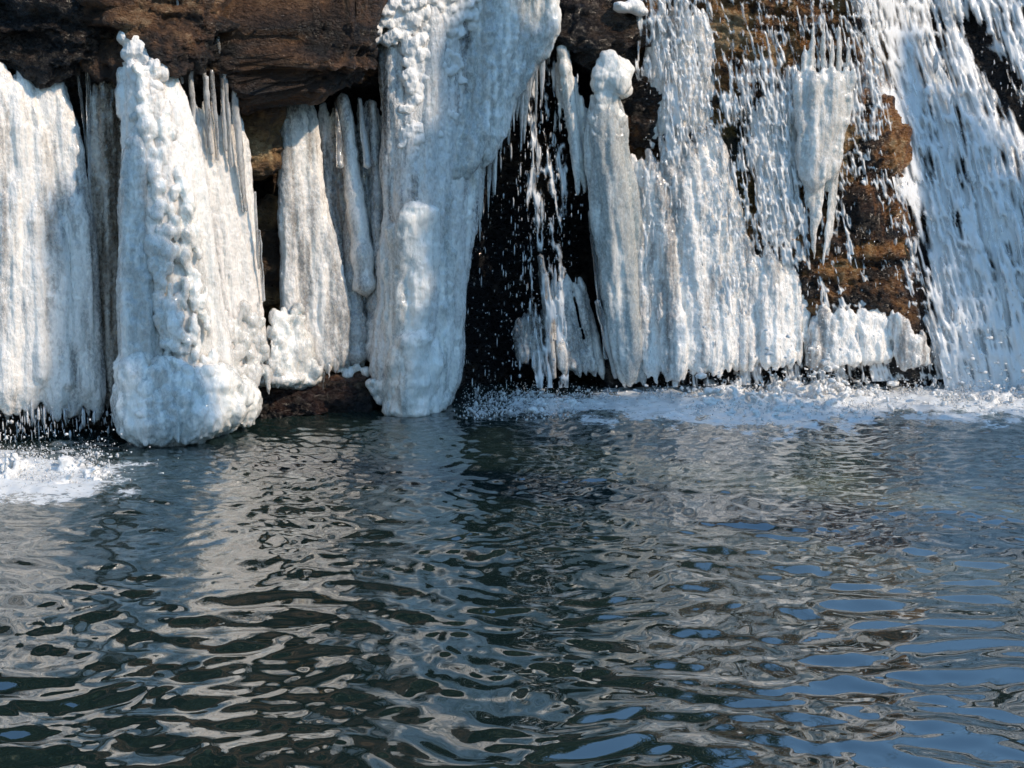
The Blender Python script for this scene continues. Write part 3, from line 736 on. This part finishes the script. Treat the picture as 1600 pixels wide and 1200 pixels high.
t = thing('snow_cap', base_of(985, 20, 0.35), 'small white snow cap on the black ledge rock at the top edge', 'snow')
s = Soup()
for (x, y, rx, ry) in ((975, 12, 18, 9), (990, 10, 18, 12), (1000, 18, 14, 8), (968, 8, 10, 6)): s.blob(at(x, y, 0.34), (rx * 0.005, 0.09, ry * 0.005), 2)
ice('cap', s, 'snow', t, seed=39, flute=0, pebble=0.006, voxel=0.0110)

# ------------------------------------------------------------------ falling water
def stuff(name, soup, mat, label, category):
    return link(name, soup.mesh(name), mat, kind='stuff', label=label, category=category)

def strands(soup, L, R, n, rad, p, seed, tlen=(0.2, 0.7), segs=14, wob=6.0, srange=(0, 1), pfun=None):
    rng = np.random.default_rng(seed)
    for i in range(n):
        s0 = rng.uniform(*srange); ln = rng.uniform(*tlen); t0 = rng.uniform(-0.1, 1 - ln * 0.6); t = np.clip(np.linspace(t0, t0 + ln, segs), 0, 1)
        if t[-1] - t[0] < 0.05: continue
        t = np.linspace(t[0], t[-1], segs)
        lx, ly = edge(L, t); rx, ry = edge(R, t)
        w = vnoise(np.stack([t * 7 + i * 5.1, t * 0 + i * 0.7, t * 0 + seed], -1), 4) + 0.5 * vnoise(np.stack([t * 23 + i * 5.1, t * 0 + i * 0.7, t * 0 + seed], -1), 6)
        px = lx + (rx - lx) * s0 + w * wob; py = ly + (ry - ly) * s0
        dep = p + rng.uniform(-0.02, 0.05) + 0.02 * w + (pfun(px, py) if pfun is not None else 0)
        r = rad * rng.uniform(0.4, 1.3) * (0.55 + 0.9 * np.abs(vnoise(np.stack([t * 19 + i * 2.1, t * 0 + i * 3.3, t * 0], -1), 9)))
        r[0] *= 0.2; r[-1] *= 0.2
        soup.tube(at(px, py, dep), r, 5)

def spray(soup, L, R, n, size, p, seed, spread=0.06, stretch=2.2, pfun=None, tpow=1.0, lean=0.0):
    rng = np.random.default_rng(seed)
    s0 = rng.uniform(0, 1, n); t = rng.uniform(0, 1, n) ** tpow
    lx, ly = edge(L, t); rx, ry = edge(R, t)
    px = lx + (rx - lx) * s0; py = ly + (ry - ly) * s0
    C = at(px, py, p + rng.normal(0, spread, n) + (pfun(px, py) if pfun is not None else 0))
    r = size * 0.8 * np.exp(rng.normal(-0.1, 0.6, n))
    soup.blobs(C, np.stack([r, r, r * (0.9 + rng.uniform(0, 1, n) ** 2 * stretch * 2.2)], -1), 1)

smooth_p = lambda px, py: cliff_p(px, py, False)

def lace(name, L, R, step, dens, p, seed, mat='lace', across=13.0, along=42.0, thick=0.05, pfun=None, **props):
    """sheet of running water torn into a net of strings and holes; dens(px,py) > 0 closes it, < 0 opens it"""
    L = np.asarray(L, float); R = np.asarray(R, float)
    wide = max(abs(R[0, 0] - L[0, 0]), abs(R[-1, 0] - L[-1, 0])); high = L[-1, 1] - L[0, 1]
    nu, nv = int(wide / step) + 2, int(high / step) + 2
    S, T = np.meshgrid(np.linspace(0, 1, nu), np.linspace(0, 1, nv))
    lx, ly = edge(L, T); rx, ry = edge(R, T)
    A, B = S * wide, T * high
    wv = 9 * fbm(np.stack([A / 40, B / 60, A * 0 + seed], -1), 3, seed)
    px = lx + (rx - lx) * S + wv * 0.6; py = ly + (ry - ly) * S
    Q = np.stack([(A + wv) / across, B / along, A * 0 + seed * 3.1], -1)
    m = 0.75 * ridged(Q, 2, seed) + 0.5 * fbm(Q * np.array([0.4, 0.4, 1]), 2, seed + 4) + 0.13 * fbm(np.stack([A / 5.0, B / 22.0, A * 0], -1), 2, seed + 7) - 0.26 + dens(px, py)
    d = p + thick * np.sqrt(np.clip(m, 0, 0.8)) + 0.025 * fbm(Q * 1.7, 2, seed + 9) + (pfun(px, py) if pfun is not None else 0)
    V = at(px, py, d).reshape(-1, 3)
    i = (np.arange(nv - 1)[:, None] * nu + np.arange(nu - 1)[None]).ravel()
    F = np.stack([i, i + nu, i + nu + 1, i + 1], -1); F = F[m.ravel()[F].mean(1) > -0.10]
    used = np.zeros(len(V), bool); used[F] = True; idx = np.cumsum(used) - 1
    me = mesh_np(name, V[used], [idx[F]])
    a = me.attributes.new('air', 'FLOAT', 'POINT'); a.data.foreach_set('value', np.clip((m.ravel()[used] + 0.10) / 0.42, 0, 1).astype(np.float32))
    return link(name, me, mat, kind='stuff', **props)

LW = [(1308, -110), (1338, 60), (1378, 200), (1418, 380), (1478, 615)]
RW = [(1690, -110), (1740, 60), (1780, 200), (1820, 380), (1850, 615)]
def cascade_dens(px, py):
    c = 1520 + (py - 40) * 0.55
    d = 0.36 - 0.75 * np.exp(-((px - c) / 26) ** 2) * sstep(10, 50, py) * (1 - sstep(200, 330, py))
    d -= 0.42 * box(px, py, 1380, 1455, 330, 500, 30) + 0.25 * np.exp(-((px - 1345 - (py - 60) * 0.24) / 14) ** 2)
    return d + 0.35 * sstep(420, 600, py)
lace('cascade', LW, RW, 2.5, cascade_dens, 0.10, 11, pfun=smooth_p, across=10, along=75, thick=0.05, label='white cascade sliding down the sloping rock at the right', category='waterfall')
lace('cascade_front', LW, RW, 2.6, lambda x, y: cascade_dens(x, y) - 0.22, 0.17, 12, pfun=smooth_p, across=7, along=46, thick=0.045, label='torn white streaks leaping in front of the right cascade', category='waterfall')
s = Soup(); spray(s, LW, RW, 1500, 0.0036, 0.24, 2, 0.06, pfun=smooth_p)
stuff('cascade_spray', s, 'drops', 'fine drops flying off the right cascade', 'water spray')

lace('cave_stream', [(818, 86), (826, 200), (826, 330), (838, 606)], [(868, 86), (882, 200), (886, 330), (888, 606)], 1.5, lambda x, y: -0.05 - 0.12 * sstep(330, 480, y), 0.12, 13, across=7, along=40, thick=0.03, label='thin broken stream falling down the middle of the dark cave', category='waterfall')
s = Soup()
spray(s, [(775, 110), (745, 300), (716, 612)], [(905, 100), (912, 330), (880, 612)], 850, 0.0034, 0.05, 5, 0.2, 3.5)
spray(s, [(815, 90), (790, 606)], [(885, 90), (880, 606)], 500, 0.0040, 0.10, 6, 0.1, 3.5)
stuff('cave_drops', s, 'drops', 'scattered drops falling in front of the dark cave', 'water spray')

def wall_dens(px, py):
    d = -0.08 - 0.12 * box(px, py, 1000, 1140, 250, 620, 30) + 0.16 * box(px, py, 1000, 1105, 15, 225, 20) - 0.10 * box(px, py, 1165, 1262, 420, 600, 25)
    d += 0.25 * box(px, py, 1180, 1250, 150, 390, 25) + 0.0 * box(px, py, 1285, 1400, 470, 600, 15)
    d -= 0.34 * box(px, py, 1285, 1410, 185, 455, 22) + 0.46 * box(px, py, 1105, 1335, -80, 105, 20)
    d -= 0.55 * np.exp(-((px - 1112 - (py - 110) * 0.16) / 27) ** 2) * box(px, py, 1000, 1300, 120, 410, 25)
    d -= 0.5 * np.exp(-((px - 1262 - (py - 300) * 0.02) / 13) ** 2) * box(px, py, 1200, 1300, 270, 570, 20)
    d -= 0.7 * box(px, py, 955, 1035, 125, 235, 12)
    return d
lace('wall_trickle', [(992, -80), (996, 200), (1006, 400), (1016, 606)], [(1352, -80), (1394, 200), (1432, 400), (1480, 592)], 2.0, wall_dens, 0.31, 14, across=8, along=32, thick=0.03, label='net of running water over the wet ice wall and brown rock', category='waterfall')
def rock_dens(px, py):
    return -0.06 - 0.12 * box(px, py, 1290, 1400, 200, 440, 30) - 0.15 * box(px, py, 1105, 1330, -80, 90, 20) - 0.5 * box(px, py, 955, 1035, 125, 235, 12) - 0.6 * box(px, py, 900, 1110, 230, 700, 20) - 0.6 * box(px, py, 1160, 1270, 420, 700, 20)
lace('rock_trickle', [(1000, -80), (1040, 100), (1060, 300), (1075, 606)], [(1352, -80), (1394, 200), (1432, 400), (1490, 592)], 1.9, rock_dens, 0.36, 17, across=6, along=24, thick=0.025, label='fine strings of water beading over the orange brown rock', category='waterfall')
s = Soup()
spray(s, [(1000, -60), (1000, 100), (1010, 300), (1020, 610)], [(1330, -60), (1360, 100), (1400, 300), (1480, 600)], 1000, 0.0038, 0.42, 7, 0.05, 2.6)
stuff('wall_drops', s, 'drops', 'small bright drops in front of the wet ice wall and brown rock', 'water spray')

s = Soup()
spray(s, [(-60, 630), (-60, 700)], [(175, 640), (175, 700)], 420, 0.0050, 0.42, 11, 0.10, 5.0)
spray(s, [(-60, 700), (-60, 760)], [(170, 690), (200, 750)], 250, 0.004, 0.75, 12, 0.25, 1.2)
stuff('drip_line', s, 'drops', 'drops falling from the lower rim of the leftmost ice curtain', 'water spray')

# foam and splashes
def splash(label, patches, seed):
    rng = np.random.default_rng(seed); s = Soup()
    for (x0, x1, py0, hmax, n, size) in patches:
        m = n // 14; cx = rng.uniform(x0, x1, m); ch = hmax * rng.uniform(0.25, 1, m); k = rng.integers(0, m, n)      # bursts
        px = cx[k] + rng.normal(0, 9, n); py = py0 + rng.normal(0, 7, n)
        y = CAM_Z / np.tan(PITCH + np.arctan((py - 600) / FPX))
        P = at(px, py, wall_y(px) - y); u = rng.uniform(0, 1, n) ** 1.6
        P[:, 2] = np.maximum(P[:, 2], 0) + 0.01 + u * ch[k]; P[:, 0] += rng.normal(0, 0.05, n) * u
        r = size * np.exp(rng.normal(0, 0.5, n)) * (1.15 - 0.75 * u)
        s.blobs(P, np.stack([r, r, r * rng.uniform(0.8, 1.8, n)], -1), 1)
    link('splash', s.mesh('splash'), 'drops', kind='stuff', label=label, category='water spray')
splash('bursting white splashes below the wet ice wall', ((1010, 1180, 618, 0.12, 800, 0.005), (1150, 1460, 612, 0.17, 1400, 0.0055), (1060, 1400, 640, 0.06, 700, 0.005)), 61)
splash('tall churning splash where the right cascade lands', ((1440, 1720, 604, 0.34, 2600, 0.006), (1480, 1700, 628, 0.14, 1200, 0.005)), 62)
splash('small splashes on the water before the dark cave', ((730, 960, 624, 0.11, 1100, 0.0045), (720, 900, 645, 0.05, 700, 0.005)), 63)
splash('white splashes under the leftmost curtain', ((-60, 170, 722, 0.14, 900, 0.004), (-60, 200, 748, 0.05, 600, 0.004)), 64)
def foam_masses():
    rng = np.random.default_rng(21)
    for (cx, cy, rx, ry, n, size, label) in ((60, 742, 130, 22, 3000, 0.014, 'white splash foam below the leftmost ice curtain'),
                                      (840, 634, 120, 18, 1100, 0.011, 'broken splash foam at the foot of the dark cave'),
                                      (1215, 622, 190, 32, 6000, 0.022, 'broad bright foam below the wet ice wall'),
                                      (1590, 606, 170, 36, 5000, 0.025, 'foam at the foot of the right cascade')):
        s = Soup()
        px = cx + rng.normal(0, 0.5, n) * rx; py = cy + rng.normal(0, 0.5, n) * ry
        ang = PITCH + np.arctan((py - 600) / FPX); y = CAM_Z / np.tan(ang)
        P = at(px, py, wall_y(px) - y); r = size * np.exp(rng.normal(-0.35, 0.5, n)) * (0.3 + 0.7 * np.exp(-0.9 * (((px - cx) / rx) ** 2 + ((py - cy) / ry) ** 2)))
        clump = fbm(P * np.array([4, 2.5, 1]), 3, 3); keep = clump > -0.02
        up = (rng.uniform(0, 1, n) < 0.45) * np.clip(clump + 0.1, 0, 1)
        hgt = np.abs(rng.normal(0, 1, n)) * up * size * 22
        P[:, 2] = np.maximum(P[:, 2], 0) + 0.012 + hgt
        R = np.stack([r * 1.7, r * 1.4, r * 0.9], -1); R *= (1 - 0.45 * sstep(0.03, 0.14, hgt))[:, None]
        P[:, 2] -= 0.006
        s.blobs(P[keep], np.maximum(R[keep], 0.009), 1)
        me = remesh(s, 'foam', 0.0145); v = verts(me)
        v = v + normals(me) * (0.013 * fbm(v * 30, 3, 5))[:, None]
        me.vertices.foreach_set('co', v.astype(np.float32).ravel()); me.polygons.foreach_set('use_smooth', np.ones(len(me.polygons), bool)); me.update()
        link('foam', me, 'foam', kind='stuff', label=label, category='foam')
foam_masses()

# ------------------------------------------------------------------ trees (hill trees mirrored in the pool; bank spruces added for shade)
def needle_mat():
    m, nt, b, L = new_mat('conifer_needles')
    L(ramp(nt, noise(nt, 3.0, 4), [(0.3, (0.012, 0.024, 0.010)), (0.6, (0.035, 0.06, 0.022)), (0.8, (0.06, 0.085, 0.03))]), b.inputs['Base Color'])
    b.inputs['Roughness'].default_value = 0.6
    return m
M['needles'] = needle_mat()

def conifer_meshes(H, seed, n=46, reach0=0.26):
    rng = np.random.default_rng(seed); tr = Soup(); z = np.linspace(0, H, 14)
    tr.tube(np.stack([0.05 * np.sin(z), 0.05 * np.cos(z * 0.8), z], -1), 0.035 * H * 0.5 * (1 - z / H) + 0.02, 9)
    V = []; F = []; k = 0
    for i in range(n):
        zz = H * (0.12 + 0.86 * (i + rng.uniform(0, 1)) / n); reach = reach0 * H * (1 - zz / H) ** 0.8 + 0.15
        for j in range(5):
            a = rng.uniform(0, 6.283); ln = reach * rng.uniform(0.65, 1.1); d = np.array([math.cos(a), math.sin(a), 0])
            tr.tube(np.array([[0, 0, zz], [*(d[:2] * ln * 0.5), zz - 0.05 * ln], [*(d[:2] * ln), zz - 0.28 * ln]]), [0.03, 0.018, 0.006], 4)
            m = int(24 + 20 * ln); u = rng.uniform(0.15, 1.0, m); c = d[None] * (u * ln)[:, None]; c[:, 2] = zz - 0.28 * ln * u ** 1.7
            off = rng.normal(0, 1, (m, 3)) * np.array([0.16, 0.16, 0.08]) * (0.5 + 0.22 * ln)
            q = rng.normal(0, 1, (m, 3)); q /= np.linalg.norm(q, axis=1)[:, None]; e = np.cross(q, rng.normal(0, 1, (m, 3))); e /= np.linalg.norm(e, axis=1)[:, None]
            c = c + off; s1 = q * 0.16; s2 = e * 0.045
            V.append(np.stack([c - s1, c + s2, c + s1, c - s2], 1).reshape(-1, 3)); F.append(np.arange(m * 4).reshape(-1, 4) + k); k += m * 4
    return tr.mesh('trunk'), mesh_np('crown', np.concatenate(V), [np.concatenate(F)], False)

def bare_meshes(H, seed):
    rng = np.random.default_rng(seed); tr = Soup(); cr = Soup()
    def grow(p, d, ln, r, lev):
        k = 5; pts = [p]; 
        for i in range(k):
            d = d + rng.normal(0, 0.12, 3); d[2] += 0.03; d /= np.linalg.norm(d); pts.append(pts[-1] + d * ln / k)
        rad = np.linspace(r, r * 0.55, k + 1)
        (tr if lev < 2 else cr).tube(np.array(pts), rad, 7 if lev < 2 else 4)
        if lev >= 4: return
        for c in range(4 if lev else 7):
            i = rng.integers(2 if lev else 2, k + 1); a = rng.normal(0, 1, 3); a /= np.linalg.norm(a); nd = d * 0.75 + a * 0.7; nd[2] += 0.15; nd /= np.linalg.norm(nd)
            grow(pts[i], nd, ln * rng.uniform(0.5, 0.72), rad[i] * 0.6, lev + 1)
    grow(np.zeros(3), np.array([0, 0, 1.0]), H * 0.5, 0.018 * H, 0)
    return tr.mesh('trunk'), cr.mesh('crown')

for m in (CM := [conifer_meshes(9.0, 1), conifer_meshes(7.0, 2), conifer_meshes(16.0, 5, 130, 0.20)]):
    m[0].materials.append(M['bark']); m[1].materials.append(M['needles'])
for m in (BM := [bare_meshes(8.0, 3), bare_meshes(6.5, 4)]):
    m[0].materials.append(M['bark']); m[1].materials.append(M['bark'])

def plant(name, meshes, x, y, rz, sc, label, group):
    o = thing(name, (x, y, float(ground_z(x, y)) - 0.1), label, 'tree', group)
    o.rotation_euler.z = rz; o.scale = (sc,) * 3
    for nm, me in zip(('trunk', 'crown'), meshes): link(nm, me).parent = o
for i, (x, y, kind, sc, lab) in enumerate(((-6.0, 16.8, 0, 1.7, 'dark evergreen on the hill above the left curtain'), (-3.4, 17.2, 0, 1.8, 'dark evergreen on the hill above the tallest column'),
        (-1.6, 16.6, 1, 1.6, 'smaller evergreen on the hill above the overhang'), (-8.6, 17.5, 1, 2.2, 'evergreen farthest left on the hill'), (0.6, 18.5, 0, 1.2, 'evergreen on the hill above the central column'))):
    plant('evergreen_tree', CM[kind], x, y, i * 1.3, sc, lab, 'trees on the hill behind the fall')
for i, (x, y, kind, sc, lab) in enumerate(((-5.0, 16.8, 0, 0.9, 'bare tree at the cliff edge above the left curtain'), (2.2, 19, 1, 0.9, 'bare tree on the ledge above the dark cave'), (5.8, 22, 0, 0.9, 'bare tree on the ledge above the cascade'), (9, 24, 1, 1.1, 'bare tree farthest right on the ledge'), (-0.6, 17, 1, 0.8, 'bare tree above the overhanging boulder'))):
    plant('bare_tree', BM[kind], x, y, i * 2.1, sc, lab, 'trees on the hill behind the fall')

def shade_tree(px, py, dist, label, H=16.0, slim=1.0, p=0.35):  # off-camera trees added and slimmed to cast shade on the ice
    """an added spruce out of view on the bank whose tip keeps the sun off the wall below (px,py)"""
    a = at(px, py, p); h = dist * math.tan(SUN_EL)
    x, y = a[0] + dist * math.sin(SUN_AZ), a[1] - dist * math.cos(SUN_AZ)
    sc = (a[2] + h - float(ground_z(x, y)) + 0.1) / H
    plant('evergreen_tree', CM[2], x, y, px * 0.01, sc, label, 'unseen spruces added for shade on the right bank')
    bpy.context.scene.objects[-1].parent.scale = (sc * slim, sc * slim, sc)
shade_tree(735, -20, 13.0, 'unseen slender spruce added on the right bank to shade the central column', slim=1.0)
shade_tree(1690, -200, 13.5, 'unseen slender spruce added on the right bank to shade the cascade', slim=0.5)
shade_tree(188, 130, 16.5, 'very slim unseen spruce added on the right bank to shade the tallest column', slim=0.32, p=0.7)
